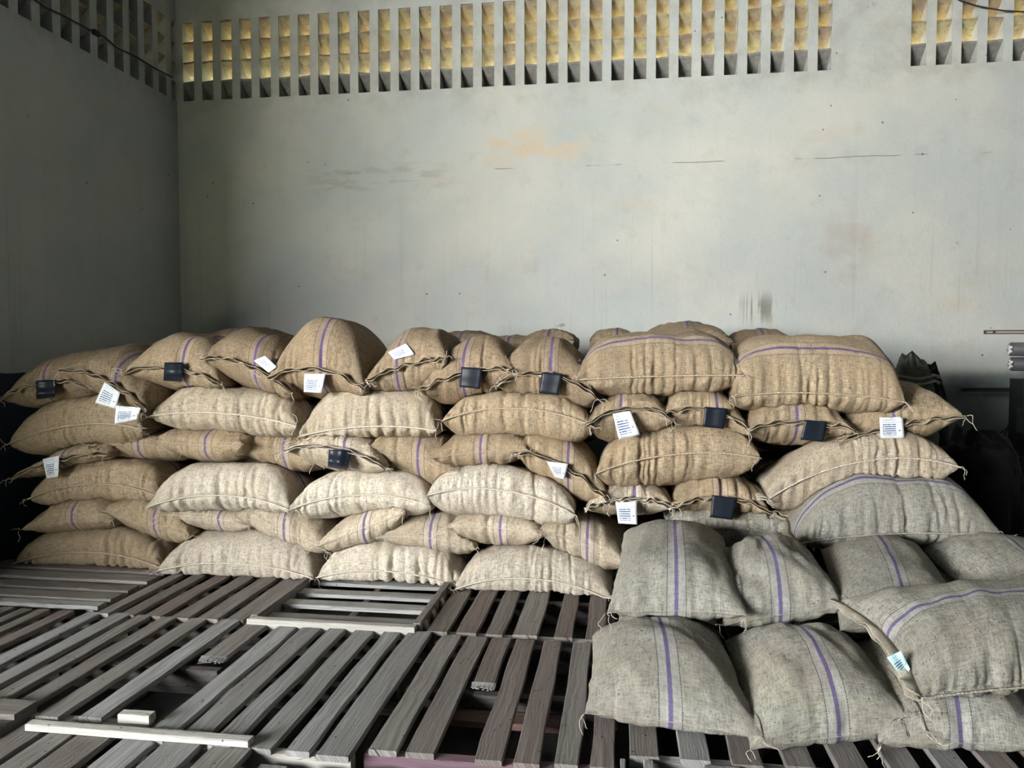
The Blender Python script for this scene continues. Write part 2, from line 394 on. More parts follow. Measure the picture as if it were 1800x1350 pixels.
# ------------------------------------------------------------------ pallets
R = random.Random(5)
def board(name, x0, x1, y0, y1, z0, z1, mat, parent, wob=0.004, along=None, rng=R, broken=None):
    """a sawn board with slightly uneven edges; grain along its length"""
    along = along or ('y' if (y1 - y0) > (x1 - x0) else 'x')
    L0, L1, W0, W1 = (y0, y1, x0, x1) if along == 'y' else (x0, x1, y0, y1)
    n = 14; f0 = noise1(rng, 3, 3, 14); f1 = noise1(rng, 3, 3, 14); dz = rng.uniform(-0.0015, 0.0015)
    sk = rng.uniform(-0.004, 0.004); V = []; Fc = []; UV = []
    for i in range(n + 1):
        q = i / n; l = L0 + (L1 - L0) * q
        a = W0 + wob * float(f0(l)) * 0.6 + sk * q; b = W1 + wob * float(f1(l)) * 0.6 + sk * q
        c = 0.0025
        for (wd, zz) in ((a, z0), (b, z0), (b, z1 + dz - c), (b - c, z1 + dz), (a + c, z1 + dz), (a, z1 + dz - c)):
            ll = l
            if broken and i == 0: ll = l + rng.uniform(-0.02, 0.03)
            V.append((wd, ll, zz) if along == 'y' else (ll, wd, zz)); UV.append((l, wd + zz * 0.7))
    for i in range(n):
        for j in range(6):
            a = i*6+j; b = i*6+(j+1)%6
            Fc.append((a, b, b+6, a+6) if along == 'x' else (b, a, a+6, b+6))
    e0 = tuple(range(6)); e1 = tuple(n*6 + k for k in range(6))
    Fc += [tuple(reversed(e0)), e1] if along == 'x' else [e0, tuple(reversed(e1))]
    return mesh_obj(name, V, Fc, mat, parent, uv=UV)

def pallet(label, x0, x1, y0, y1, boards, along='y', top=PAL, mats=None, group='wooden pallets covering the floor', front=None, under=True, base=0.0):
    """boards: list of (a, b) spans across; stringers run the other way"""
    p = empty('wooden_pallet', ((x0+x1)/2, (y0+y1)/2, base)); tag(p, label, 'pallet', group)
    mats = mats or [WOOD, WOOD, WOOD2, WOOD_RED]
    th = 0.02
    for sp in boards:
        a, b = sp[0] + 0.004, sp[1] - 0.004; l0, l1 = (y0, y1) if along == 'y' else (x0, x1); br = None
        if len(sp) > 2: l0, l1 = sp[2], sp[3]; br = True if len(sp) > 4 else None
        mt = R.choice(mats)
        e = R.uniform(-0.008, 0.008) if not br else 0
        if along == 'y': board('deck_board', a, b, l0 + e, l1, top - th, top, mt, p, along='y', broken=br)
        else: board('deck_board', l0, l1 + e, a, b, top - th, top, mt, p, along='x')
    sh0, sh1 = base + 0.018, top - th
    for i in range(3):
        if along == 'y':
            q = [y0 + 0.012, (y0+y1)/2 - 0.022, y1 - 0.056][i]
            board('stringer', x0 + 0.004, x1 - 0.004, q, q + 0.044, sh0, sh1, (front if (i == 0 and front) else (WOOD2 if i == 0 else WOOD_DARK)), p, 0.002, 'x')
        else:
            q = [x0 + 0.012, (x0+x1)/2 - 0.022, x1 - 0.056][i]
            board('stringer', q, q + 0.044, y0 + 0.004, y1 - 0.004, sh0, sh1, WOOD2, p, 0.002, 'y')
    if under:
        for i in range(3):
            if along == 'y':
                q = x0 + 0.03 + (x1 - x0 - 0.16) * i / 2
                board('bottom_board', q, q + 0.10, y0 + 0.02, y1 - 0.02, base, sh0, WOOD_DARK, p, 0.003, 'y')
            else:
                q = y0 + 0.03 + (y1 - y0 - 0.16) * i / 2
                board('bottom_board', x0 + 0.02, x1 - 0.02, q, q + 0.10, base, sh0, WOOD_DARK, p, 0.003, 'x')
    return p
def even(a, b, n, fill=0.68):
    pt = (b - a - (b - a) / n * fill) / max(1, n - 1); w = (b - a) / n * fill
    return [(a + i * pt, a + i * pt + w) for i in range(n)]

# far row, in front of and beneath the long stack
pallet('dark pallet with slats running sideways in the far left corner by the wall', -3.72, -2.60, 3.46, 4.42, [(3.465, 3.545), (3.567, 3.68), (3.72, 3.83), (3.88, 4.0), (4.05, 4.18), (4.25, 4.40)], 'x')
pallet('pallet with depthwise boards between sideways slatted corner pallet and framed slatted one', -2.555, -1.765, 3.385, 4.43, [(-2.543, -2.468), (-2.418, -2.335), (-2.293, -2.196), (-2.146, -2.049), (-2.011, -1.902), (-1.872, -1.768)])
# the framed, upside-down pallet
p3 = empty('wooden_pallet', (-1.32, 3.9, 0)); tag(p3, 'upturned pallet with open sideways slats inside a raised timber frame, touching the bottom sacks', 'pallet', 'wooden pallets covering the floor')
for a, b in ((3.48, 3.545), (3.66, 3.745), (3.84, 3.925), (4.03, 4.12), (4.24, 4.36)):
    board('slat', -1.70, -0.945, a, b, 0.112, 0.132, WOOD2, p3, 0.003, 'x')
for a in (-1.742, -1.335, -0.945):
    board('rail', a, a + 0.034, 3.40, 4.42, 0.02 if a != -1.335 else 0.03, 0.165 if a != -1.335 else 0.111, WOOD, p3, 0.002, 'y')
board('front_beam', -1.735, -0.925, 3.345, 3.385, 0.10, 0.166, WOOD_LIGHT, p3, 0.002, 'x')
board('front_beam', -1.735, -0.925, 3.352, 3.385, 0.02, 0.095, WOOD2, p3, 0.002, 'x')
for q in (3.45, 3.60, 3.78, 3.97):
    b = MB(); b.hexa([(-0.911, q, .118), (-0.892, q, .118), (-0.892, q+.05, .118), (-0.911, q+.05, .118), (-0.911, q, .150), (-0.905, q, .150), (-0.905, q+.05, .150), (-0.911, q+.05, .150)])
    b.obj('wedge', WOOD_LIGHT, p3)
pallet('pallet with wide gaps right of the framed upturned pallet, under the last bottom sack', -0.885, -0.02, 3.385, 4.43, [(-0.881, -0.777), (-0.746, -0.642), (-0.608, -0.518), (-0.483, -0.363), (-0.294, -0.206), (-0.154, -0.06)], mats=[WOOD, WOOD_RED, WOOD])
pallet('pallet hidden beneath the paired low sacks where the two stacks meet', 0.03, 1.03, 3.40, 4.43, even(0.03, 1.03, 7))
pallet('pallet beneath the right-hand end of the tall right stack', 1.08, 2.10, 3.40, 4.43, even(1.08, 2.10, 7))
# pallets under the rear rows
for i, (a, b) in enumerate(((-3.72, -2.60), (-2.55, -1.5), (-1.45, -0.4), (-0.35, 0.7), (0.75, 1.8), (1.85, 2.9))):
    pallet('pallet beneath the rear sacks by the back wall, ' + ('at the left wall', 'behind the framed pallet', 'behind the pallet with wide gaps', 'behind the junction of both stacks', 'behind the right stack', 'behind the outer right stack')[i], a, b, 4.46, 5.60, even(a, b, 7), under=False)
# middle row
pallet('broad pallet with close depthwise boards along the left edge of the picture', -3.10, -2.34, 2.42, 3.40, [(-3.07, -2.99), (-2.965, -2.898), (-2.86, -2.793), (-2.745, -2.665), (-2.60, -2.51), (-2.45, -2.36)])
pallet('pallet with a snapped-off board beside a dark gap, left of middle', -2.325, -1.62, 2.40, 3.39, [(-2.325, -2.245), (-2.20, -2.11), (-2.045, -1.95), (-1.89, -1.79), (-1.745, -1.630, 2.95, 3.39, 1)], mats=[WOOD, WOOD2, WOOD])
pallet('grey pallet with wide close-set boards in the centre foreground', -1.61, -0.845, 2.29, 3.37, [(-1.585, -1.485), (-1.465, -1.362), (-1.335, -1.248), (-1.21, -1.11), (-1.07, -0.985), (-0.965, -0.848)], mats=[WOOD2, WOOD2, WOOD2], front=WOOD_LIGHT)
pallet('reddish pallet with a broken board and purple-painted front, left of the near sacks', -0.825, 0.0, 2.335, 3.34, [(-0.806, -0.707), (-0.685, -0.584), (-0.566, -0.474, 2.86, 3.34, 1), (-0.456, -0.362), (-0.333, -0.244), (-0.204, -0.118), (-0.091, -0.006)], mats=[WOOD_RED, WOOD_RED, WOOD_RED, WOOD], front=WOOD_PURPLE)
pallet('pallet beneath the near row of grey sacks', 0.03, 0.93, 2.42, 3.36, even(0.03, 0.93, 6))
pallet('pallet beneath the grey sacks at the right edge of the picture', 0.98, 2.0, 2.42, 3.36, even(0.98, 2.0, 7))
# front row
pallet('nearest pallet at bottom left with loose white-edged batten across its end', -2.05, -1.17, 1.30, 2.37, [(-2.04, -1.93), (-1.91, -1.813), (-1.80, -1.669), (-1.641, -1.513), (-1.488, -1.352), (-1.319, -1.178)], mats=[WOOD2, WOOD2, WOOD], group=None)
pallet('low pallet in bottom foreground between bottom-left pallet and purple-edged one', -1.14, -0.04, 1.30, 2.25, [(-1.13, -1.03), (-0.99, -0.90), (-0.86, -0.76), (-0.70, -0.60), (-0.55, -0.45), (-0.4, -0.3), (-0.26, -0.16)], top=0.115, mats=[WOOD2], under=False, group=None)
pallet('pallet with bright board edges at the bottom right, in front of grey sacks', 0.0, 1.32, 1.30, 2.40, [(-0.0, 0.022), (0.075, 0.115), (0.256, 0.377), (0.422, 0.537), (0.591, 0.715), (0.754, 0.848), (0.862, 0.93), (0.964, 1.073), (1.11, 1.239)], mats=[WOOD2, WOOD, WOOD2], group=None)
pallet('raised pallet corner cut off by the left edge of the picture', -2.70, -2.075, 1.86, 2.46, [(2.34, 2.455), (2.18, 2.28), (2.0, 2.1)], 'x', top=0.165, group=None)
o = board('timber_batten', -1.99, -1.19, 2.285, 2.325, 0.143, 0.166, WOOD_LIGHT, None, 0.002, 'x'); tag(o, 'pale loose batten lying across the board ends of the bottom-left pallet', 'batten')
o = board('timber_offcut', -1.735, -1.62, 2.31, 2.35, 0.143, 0.172, WOOD_LIGHT, None, 0.002, 'x')
o.location = (0.02, 0.07, 0); tag(o, 'small pale notched wood block at the front of the snapped-board gap', 'wood block')
o = board('timber_plank', -0.72, -0.15, 2.70, 2.79, 0.05, 0.075, WOOD_PINK, None, 0.003, 'x'); tag(o, 'pinkish plank showing through the gap under the broken board', 'plank')
def splinters(x0, x1, y, par_label):
    mb = MB(); rg = random.Random(3)
    for i in range(14):
        x = x0 + (x1 - x0) * (i + .5) / 14; l = rg.uniform(0.004, 0.028)
        mb.hexa([(x-.004, y-l, .130), (x+.004, y-l, .130), (x+.005, y+.02, .124), (x-.005, y+.02, .124), (x-.001, y-l, .133), (x+.001, y-l, .133), (x+.005, y+.02, .1405), (x-.005, y+.02, .1405)])
    return mb
for x0, x1, y, nm in ((-1.745, -1.630, 2.95, 'snapped-off'), (-0.566, -0.474, 2.86, 'broken board')):
    host = [o for o in COL.objects if o.name.startswith('wooden_pallet') and nm in o.get('label', '')][0]
    splinters(x0, x1, y, nm).obj('splintered_end', WOOD2, host)

# ------------------------------------------------------------------ sacks
SACKS = []       # (bvh, bounds)
UP, DOWN = Vector((0, 0, 1)), Vector((0, 0, -1))
def conform(P, low, eps=0.004):
    """push vertices lying inside earlier sacks out onto their surfaces, and flatten on the pallets"""
    lo, hi = P.min(0), P.max(0)
    cands = [s for s in SACKS if np.all(s[1] < hi) and np.all(s[2] > lo)]
    for _ in range(2):
        for bvh, b0, b1 in cands:
            idx = np.nonzero(np.all((P > b0) & (P < b1), axis=1))[0]
            for i in idx:
                p = Vector(P[i]); loc, nor, fi, d = bvh.find_nearest(p, 0.35)
                if loc is None: continue
                if (p - loc).dot(nor) < 0:
                    hu = bvh.ray_cast(p, UP); hd = bvh.ray_cast(p, DOWN)
                    if hu[0] is None or hd[0] is None or hu[1].z < 0 or hd[1].z > 0: continue
                    if hu[3] < d * 1.7 or d > 0.09: P[i] = hu[0] + Vector((0, 0, eps))
                    else: P[i] = loc + nor * eps
    P[:, 2] = np.maximum(P[:, 2], low)
    P[:, 1] = np.minimum(P[:, 1], YB - 0.012); P[:, 0] = np.maximum(P[:, 0], XL + 0.012)
    return P

def grid_normals(G):
    du = np.gradient(G, axis=0); dv = np.gradient(G, axis=1)
    n = np.cross(du, dv); return n / (np.linalg.norm(n, axis=2, keepdims=True) + 1e-9)

def sack(label, FL, FR, BL, BR, hup, hdn, arch=0.0, seed=0, mat=TAN, stripe=('v', 0.5), p=2.5, q=0.6, mm=2.6, nn=0.5,
         pk=0.0, low=PAL + 0.001, group=None, edge='side', name='jute_sack', hemh=1.0, N=112, M=48, pull=(0.06, 0.07), gather=1.0, hem_edge='front',
         larch=0.0, threads=2, q2=None, lump=1.0, tk=-0.1):
    if edge in ('side', 'sidehem') and N > 100: N = 150
    if edge == 'sidehem' and hemh == 1.0: hemh = 1.4
    rg = random.Random(seed * 7 + 11)
    FL, FR, BL, BR = [np.array(v, dtype=float) for v in (FL, FR, BL, BR)]
    s1 = np.sin(np.pi / 2 * np.linspace(-1, 1, N + 1)) * 0.35 + np.linspace(-1, 1, N + 1) * 0.65
    t1 = np.sin(np.pi / 2 * np.linspace(-1, 1, M + 1))
    S, T = np.meshgrid(s1, t1, indexing='ij')
    W = np.linalg.norm(FR - FL); D = (np.linalg.norm(BL - FL) + np.linalg.norm(BR - FR)) / 2
    Sx = S * (1 - pull[0] * (1 - T**2)); Tx = T * (1 - pull[1] * (1 - S**2))
    a = ((1 + Sx) / 2)[..., None]; b = ((1 + Tx) / 2)[..., None]
    base = (FL * (1 - a) + FR * a) * (1 - b) + (BL * (1 - a) + BR * a) * b
    base[..., 2] += arch * (1 - np.abs(S)**2.2) * ((1 - T) / 2)**1.5 + larch * (1 - T**2) * ((1 - S) / 2)**1.5
    Ss = S - pk * (1 - S**2)
    Tt = T - tk * (1 - T**2)
    prof = np.clip(1 - np.abs(Ss)**p, 0, 1)**q * np.clip(1 - np.abs(Tt)**mm, 0, 1)**nn
    ln = snoise(rg, 7, 3, 9)
    top = base.copy(); bot = base.copy()
    top[..., 2] += hup * prof * (1 + 0.05 * lump * ln(S * 1.2, T)); bot[..., 2] -= hdn * prof
    # shared boundary
    bd = np.zeros_like(S, bool); bd[0, :] = bd[-1, :] = True; bd[:, 0] = bd[:, -1] = True
    mid = (top + bot) / 2; top[bd] = mid[bd]; bot[bd] = mid[bd]
    nv = (N + 1) * (M + 1); it = np.arange(nv).reshape(N + 1, M + 1); ib = it.copy()
    inner = ~bd; ib[inner] = nv + np.arange(inner.sum())
    P = np.concatenate([top.reshape(-1, 3), bot[inner]], axis=0)
    P = conform(P, low)
    # relax the pushed cloth a little
    fcs = []
    q_ = lambda I, A: np.stack([I[:-1, :-1], I[1:, :-1], I[1:, 1:], I[:-1, 1:]][::A], -1).reshape(-1, 4)
    faces = np.concatenate([q_(it, 1), q_(ib, -1)])
    for _ in range(2):
        acc = np.zeros_like(P); cnt = np.zeros(len(P))
        for k in range(4):
            np.add.at(acc, faces[:, k], P[faces[:, (k + 1) % 4]]); np.add.at(cnt, faces[:, k], 1)
        P = P * 0.75 + 0.25 * acc / cnt[:, None]
    # gathers: creases running away from the stitched edge, then a little lumpiness
    amp = noise1(rg, 3, 2, 6); f2 = noise1(rg, 6, 12, 40); soft = noise1(rg, 6, 8 * W / 0.6, 30 * W / 0.6)
    nc = int((30 if edge in ('side', 'sidehem') else 14) * W / 0.85)
    cre = [(rg.uniform(-0.93, 0.93), rg.uniform(0.006, 0.015), rg.uniform(0.0075, 0.013) / (W / 2), rg.uniform(0.03, 0.15) if rg.random() < 0.8 else 0.22, rg.uniform(-0.5, 0.5)) for _ in range(nc)]
    s0 = rg.uniform(-0.15, 0.2)
    Pn = P.copy()
    for I, sg in ((it, 1), (ib, -1)):
        G = P[I]; nrm = grid_normals(G) * sg
        dl = np.linalg.norm(np.diff(G, axis=1), axis=2); cd = np.concatenate([np.zeros((N + 1, 1)), np.cumsum(dl, axis=1)], axis=1)
        de = np.linalg.norm(np.diff(G, axis=0), axis=2); es = np.concatenate([np.zeros((1, M + 1)), np.cumsum(de, axis=0)], axis=0)
        ee = np.minimum(es, es[-1:, :] - es)
        near = np.clip(cd / 0.012, 0, 1)
        d_ = 0.0035 * soft(S + 0.03 * np.sin(11 * cd)) * np.exp(-(cd / 0.13)**1.6) * near
        for (sc_, dp, sig, ln_, dr_) in cre:
            d_ = d_ - dp * (0.75 + 0.5 * amp(sc_)) * np.exp(-((S - sc_ - dr_ * cd * 0.5 + 0.006 * np.sin(cd * 60 + sc_ * 9)) / sig)**2) * np.exp(-(cd / ln_)**2) * near
        d_ = gather * (d_ - 0.008 * np.exp(-((cd - 0.011) / 0.008)**2))
        if edge in ('side', 'sidehem'):
            d_ = d_ - 0.007 * np.exp(-((S - s0 + 0.02 * np.sin(cd * 14)) / (0.006 / (W / 2)))**2) * np.exp(-(cd / 0.24)**2) * near
        d_ = d_ + 0.0035 * f2(T * 1.5 + S * 0.3) * np.exp(-(ee / 0.06)**1.5) * np.clip(ee / 0.01, 0, 1)
        d_ = d_ + 0.0032 * lump * ln(S * 3.1 + 2, T * 2.3) * np.clip(cd / 0.03, 0, 1)
        d_[bd] = 0
        Pn[I[inner]] = (G + nrm * d_[..., None])[inner]
    P = conform(Pn, low)
    # cloth coordinates
    kind, s0 = stripe[0], stripe[1]
    def arc(line): return np.concatenate([[0], np.cumsum(np.linalg.norm(np.diff(line, axis=0), axis=1))])
    at_ = arc(P[it][N // 2]); as_ = arc(P[it][:, M // 3]); ab_ = arc(P[ib][N // 2])
    sc = float(np.interp(0, s1, as_)); s_v = np.interp(S, s1, as_) - sc
    if kind == 'v': U = np.interp(S, s1, as_) - np.interp(s0, s1, as_); V = np.interp(T, t1, at_); Ub, Vb = U, -np.interp(T, t1, ab_)
    else: c0 = np.interp(s0, t1, at_); U = np.interp(T, t1, at_) - c0; V = s_v; Ub, Vb = -np.interp(T, t1, ab_) - c0, V
    UVt = np.stack([U.ravel(), V.ravel()], 1)
    UV = np.concatenate([UVt, np.stack([Ub, Vb], -1)[inner]], 0)
    if kind == 'n': pass
    root = empty(name, tuple(P.mean(0) * [1, 1, 0] + [0, 0, P[:, 2].min()]))
    tag(root, label, 'sack', group)
    body = mesh_obj('body', P, faces.tolist(), mat, root, smooth=True, uv=UV)
    # normals for BVH must point outward
    bv = BVHTree.FromPolygons([tuple(x) for x in P], faces.tolist())
    SACKS.append((bv, P.min(0), P.max(0)))
    Gt = P[it]
    fr = Gt[:, 0] if hem_edge == 'front' else Gt[0, :]
    nb_up = Gt[:, 2] if hem_edge == 'front' else Gt[2, :]
    outdir = np.array([0, -1.0, 0]) if hem_edge == 'front' else np.array([-1.0, 0, 0])
    if edge == 'hem' or edge == 'sidehem':
        hemribbon(fr, outdir, rg, root, mat, hemh)
    if edge == 'side' or edge == 'sidehem' :
        line = Gt[:, 0]
        ropeseam(line, rg, root, 0.0045, mat)
    elif edge == 'closed':
        ropeseam(Gt[:, 0], rg, root, 0.0014, mat)
    cs = [Gt[0, 0], Gt[-1, 0]]
    for c in cs[:threads]: thread(c, rg, root)
    root['_'] = 0; del root['_']
    return dict(root=root, P=P, bvh=bv, front=fr, G=Gt)

def edge_mat(m): return GREY_EDGE if m is GREY else PALE_EDGE if m in (PALE, MID) else JUTE_EDGE

def hemribbon(line, outdir, rg, root, mat, hh=1.0):
    """the doubled, rolled hem of the sewn mouth: two lips standing off the seam"""
    n = len(line); L = np.concatenate([[0], np.cumsum(np.linalg.norm(np.diff(line, axis=0), axis=1))]); L /= L[-1]
    f = noise1(rg, 4, 5, 16); g = noise1(rg, 4, 6, 22)
    for side, dz in (('upper', 1), ('lower', -1)):
        V = []; Fc = []; UV = []
        for i in range(n):
            ed = min(L[i], 1 - L[i]); k = min(1.0, 0.35 + ed / 0.06)
            h = 0.034 * k * hh; droop = 0.007 * float(f(L[i] * 3)) + 0.002; th = 0.0034
            gap = 0.0042 + 0.006 * (0.5 + 0.5 * float(g(L[i] * 2)))
            p = line[i] + outdir * 0.001
            o = p + outdir * h
            c0 = p + np.array([0, 0, dz * 0.0035]); c1 = o + np.array([0, 0, droop + dz * gap])
            mdl = (c0 + c1) / 2 + np.array([0, 0, dz * 0.002])
            for w_ in (c0, mdl, c1):
                for sg in (1, -1):
                    V.append(tuple(w_ + np.array([0, 0, sg * th / 2 + 0]))); UV.append((1.0 + L[i] * 0.5, (w_ - p).dot(outdir)))
            V.append(tuple(c1 + outdir * th)); UV.append((1.0 + L[i] * .5, .03))
        w7 = 7
        ring = [0, 2, 4, 6, 5, 3, 1]
        for i in range(n - 1):
            for j in range(7):
                a, b = ring[j], ring[(j + 1) % 7]
                Fc.append((i*7+a, (i+1)*7+a, (i+1)*7+b, i*7+b))
        Fc.append(tuple(ring)); Fc.append(tuple((n-1)*7 + r for r in reversed(ring)))
        mesh_obj('mouth_hem', V, Fc, edge_mat(mat), root, smooth=True, uv=UV)

def ropeseam(line, rg, root, r, mat=None):
    n = 150; idx = np.linspace(0, len(line) - 1, n)
    pts = np.stack([np.interp(idx, np.arange(len(line)), line[:, k]) for k in range(3)], 1)
    rad = [r * (1 + 0.28 * math.sin(i * 2.1)) for i in range(n)]
    pts[:, 1] -= r * 0.3
    mb = MB(); mb.tube([tuple(p) for p in pts], rad, 6); mb.obj('stitched_seam', edge_mat(mat), root, True)

def thread(c, rg, root, n=None):
    mb = MB()
    for k in range(n or rg.choice([2, 3, 4])):
        p = Vector(c) + Vector((rg.uniform(-.008, .008), -0.008, rg.uniform(-.004, .006))); d = Vector((rg.uniform(-1, 1), rg.uniform(-1, .0), rg.uniform(-.6, .6))).normalized()
        pts = [p.copy()]; l = rg.uniform(0.005, 0.011)
        for i in range(9):
            d = (d + Vector((rg.uniform(-.8, .8), rg.uniform(-.5, .4), rg.uniform(-.95, .6)))).normalized(); p = p + d * l; pts.append(p.copy())
        mb.tube(pts, 0.0014, 4)
    mb.obj('loose_threads', JUTE_LIGHT, root, True)

def sheet(name, quad, mat, root, s=None, depth=None, curl=0.008, lay=False, off=0.012, seed=1):
    """a tag or patch hung from the seam; quad = TL, TR, BR, BL as seen; depth = Y of the hem"""
    rg = random.Random(seed); n = 8; V = []; UV = []; Fc = []
    cv = noise1(rg, 2, 2, 5); cu = noise1(rg, 2, 2, 5)
    for i in range(n + 1):
        for j in range(n + 1):
            u, v = i / n, j / n
            px = (quad[0][0] * (1-u) + quad[1][0] * u) * (1-v) + (quad[3][0] * (1-u) + quad[2][0] * u) * v
            py = (quad[0][1] * (1-u) + quad[1][1] * u) * (1-v) + (quad[3][1] * (1-u) + quad[2][1] * u) * v
            Y = depth
            if lay:
                d = ray(px, py).normalized(); h = s['bvh'].ray_cast(Vector((0, 0, EYE)), d)
                if h[0] is not None: Y = h[0].y
            P_ = atY(px, py, Y - off - curl * (0.5 * float(cu(u * 2)) + float(cv(v * 2)) * v + 0.6 * math.sin(math.pi * v)))
            V.append(P_); UV.append((u, 1 - v))
    m_ = (n + 1)
    V2 = [v + Vector((0, 0.0012, 0)) for v in V]
    for i in range(n):
        for j in range(n):
            a = i*m_+j; Fc.append((a, a+1, a+m_+1, a+m_)); b = a + m_*m_; Fc.append((b, b+m_, b+m_+1, b+1))
    bdr = [i*m_ for i in range(m_)] + [n*m_+j for j in range(1, m_)] + [i*m_+n for i in range(n-1, -1, -1)] + [j for j in range(n-1, 0, -1)]
    for k in range(len(bdr)):
        a, b = bdr[k], bdr[(k+1) % len(bdr)]; Fc.append((a, b, b + m_*m_, a + m_*m_))
    return mesh_obj(name, V + V2, Fc, mat, root, smooth=True, uv=UV + UV)

def box4(x0, y0, x1, y1, dx=0, dy=0):  # slightly skewed quad
    return [(x0 + dx, y0), (x1 + dx, y0 + dy), (x1, y1 + dy), (x0, y1)]

YF = 4.03
G1 = 'jute sacks in the long stack'; G2 = 'jute sacks in the tall right stack'; G3 = 'grey sacks in the low heap at lower right'
seedc = [0]
def px_sack(kind, L, Rr, seam, top, bot, label, Y=YF, D=None, st=None, edge=None, mat=None, group=G1, tags=(), dl=0, dr=0, zb=0.0, xb=0.0, ext=0.035, **kw):
    """a sack of the front faces, measured at its seam ends, seam middle, crown and belly"""
    seedc[0] += 1
    D = D or (0.55 if kind == 'L' else 0.80)
    FL = atY(L[0], L[1], Y + dl); FR = atY(Rr[0], Rr[1], Y + dr)
    mx = (L[0] + Rr[0]) / 2
    zs = atY(mx, seam, Y).z; arch = zs - (FL.z + FR.z) / 2
    yt = Y + (0.10 if kind == 'L' else 0.14)
    zt = atY(mx, top, yt).z; zbm = atY(mx, bot, Y + 0.02).z
    BL = FL + Vector((xb, D, zb)); BR = FR + Vector((xb, D, zb))
    base_t = zs - arch * 0.35 + zb * 0.3
    hup = max(0.03, zt - base_t); hdn = max(0.02, zs - zbm + ext)
    edge = edge or ('side' if kind == 'L' else 'closed')
    if kind == 'L':
        stripe = ('h', st) if st is not None else ('h', 0.05)
        kw.setdefault('p', 5.0); kw.setdefault('q', 0.55); kw.setdefault('pull', (0.03, 0.05)); kw.setdefault('tk', -0.12)
    else:
        s0 = 0.0 if st is None else 2 * (st - L[0]) / (Rr[0] - L[0]) - 1
        stripe = ('v', s0)
        kw.setdefault('p', 2.5); kw.setdefault('q', 0.60); kw.setdefault('tk', -0.1)
        kw.setdefault('gather', 0.55 if edge == 'closed' else 0.9)
    s = sack(label, FL, FR, BL, BR, hup, hdn, arch, seedc[0], mat or TAN, stripe, edge=edge, group=group, **kw)
    for tg in tags:
        nm, quad = tg[0], tg[1]; o_ = dict(tg[2]) if len(tg) > 2 else {}
        mt = BLACKPATCH if nm == 'black_patch' else (PAPER_CYAN if o_.pop('cyan', False) else PAPER)
        cx = (quad[0][0] + quad[1][0]) / 2
        dy = o_.pop('dy', 0.0)
        if nm == 'black_patch': o_.setdefault('curl', 0.003)
        hemY = float(np.min([v[1] for v in s['front'] if True])) if o_.get('depth') is None else o_.pop('depth')
        # local hem depth at this column
        xs = atY(cx, quad[0][1], Y).x; i = int(np.argmin(np.abs(s['front'][:, 0] - xs)))
        hemY = float(s['front'][i, 1]) - (0.039 if edge in ('hem', 'sidehem') else 0.004) + dy
        sheet(nm, quad, mt, s['root'], s, hemY, seed=seedc[0], off=0.005 if not o_.get('lay') else 0.012, **{k: v for k, v in o_.items() if k in ('curl', 'lay')})
    return s
TAGN, PATCH = 'paper_label', 'black_patch'

# ---- bottom row, four sacks lying lengthwise
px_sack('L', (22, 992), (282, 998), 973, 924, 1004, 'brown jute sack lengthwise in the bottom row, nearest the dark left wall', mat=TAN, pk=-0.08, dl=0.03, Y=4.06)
px_sack('L', (275, 1004), (552, 1018), 992, 935, 1022, 'pale jute sack lengthwise in the bottom row, behind the second floor pallet', mat=PALE, Y=4.0)
px_sack('L', (555, 1016), (812, 1036), 1006, 949, 1030, 'pale jute sack lengthwise in the bottom row, behind the framed upturned pallet', mat=PALE, Y=4.02)
px_sack('L', (798, 1037), (1080, 1060), 1019, 963, 1052, 'pale jute sack lengthwise at the right end of the long bottom row', mat=PALE, Y=3.96)
# ---- second row, sacks end-on, purple stripe upright
G2r = G1
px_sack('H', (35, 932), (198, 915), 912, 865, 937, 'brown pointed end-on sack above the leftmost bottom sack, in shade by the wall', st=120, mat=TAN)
px_sack('H', (283, 905), (440, 925), 912, 883, 940, 'pale end-on sack with purple band, third along in the second row up', st=378, mat=MID, Y=4.06)
px_sack('H', (178, 898), (332, 945), 918, 867, 953, 'tilted end-on sack pointing left, second along in the second row up', st=264, mat=TAN, Y=4.03)
px_sack('H', (553, 962), (712, 900), 932, 888, 966, 'end-on sack slanting up to the right, middle of the second row up', st=636, mat=MID, Y=4.0)
px_sack('H', (412, 907), (574, 968), 934, 880, 966, 'end-on sack slanting down to the right, second row up, left of the one slanting up', st=495, mat=MID, Y=4.03)
px_sack('H', (785, 928), (957, 942), 930, 892, 964, 'plump end-on sack with bold purple stripe and dark specks, second row up', st=878, mat=MID, Y=4.0)
px_sack('H', (660, 946), (838, 966), 948, 897, 976, 'end-on sack sloping to a right-hand point under the specked plump sack', st=754, mat=MID, Y=4.04)
px_sack('H', (948, 933), (1102, 992), 958, 908, 1000, 'end-on sack tilted right beside the grey heap, second row up', st=1032, mat=MID, Y=3.99)
# ---- third row, lengthwise
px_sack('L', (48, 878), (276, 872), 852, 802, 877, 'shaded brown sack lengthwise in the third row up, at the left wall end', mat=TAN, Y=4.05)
px_sack('L', (256, 893), (508, 896), 872, 811, 889, 'bright pale sack lengthwise in the third row up, second from the wall', mat=PALE, Y=4.0)
px_sack('L', (506, 898), (757, 890), 871, 824, 896, 'bright gathered sack lengthwise in the third row up, under the curled black patch', mat=PALE, Y=4.0)
px_sack('L', (748, 872), (1012, 906), 862, 817, 905, 'pale sack lengthwise in the third row up with square right end, beside the gap', mat=PALE, Y=3.98)
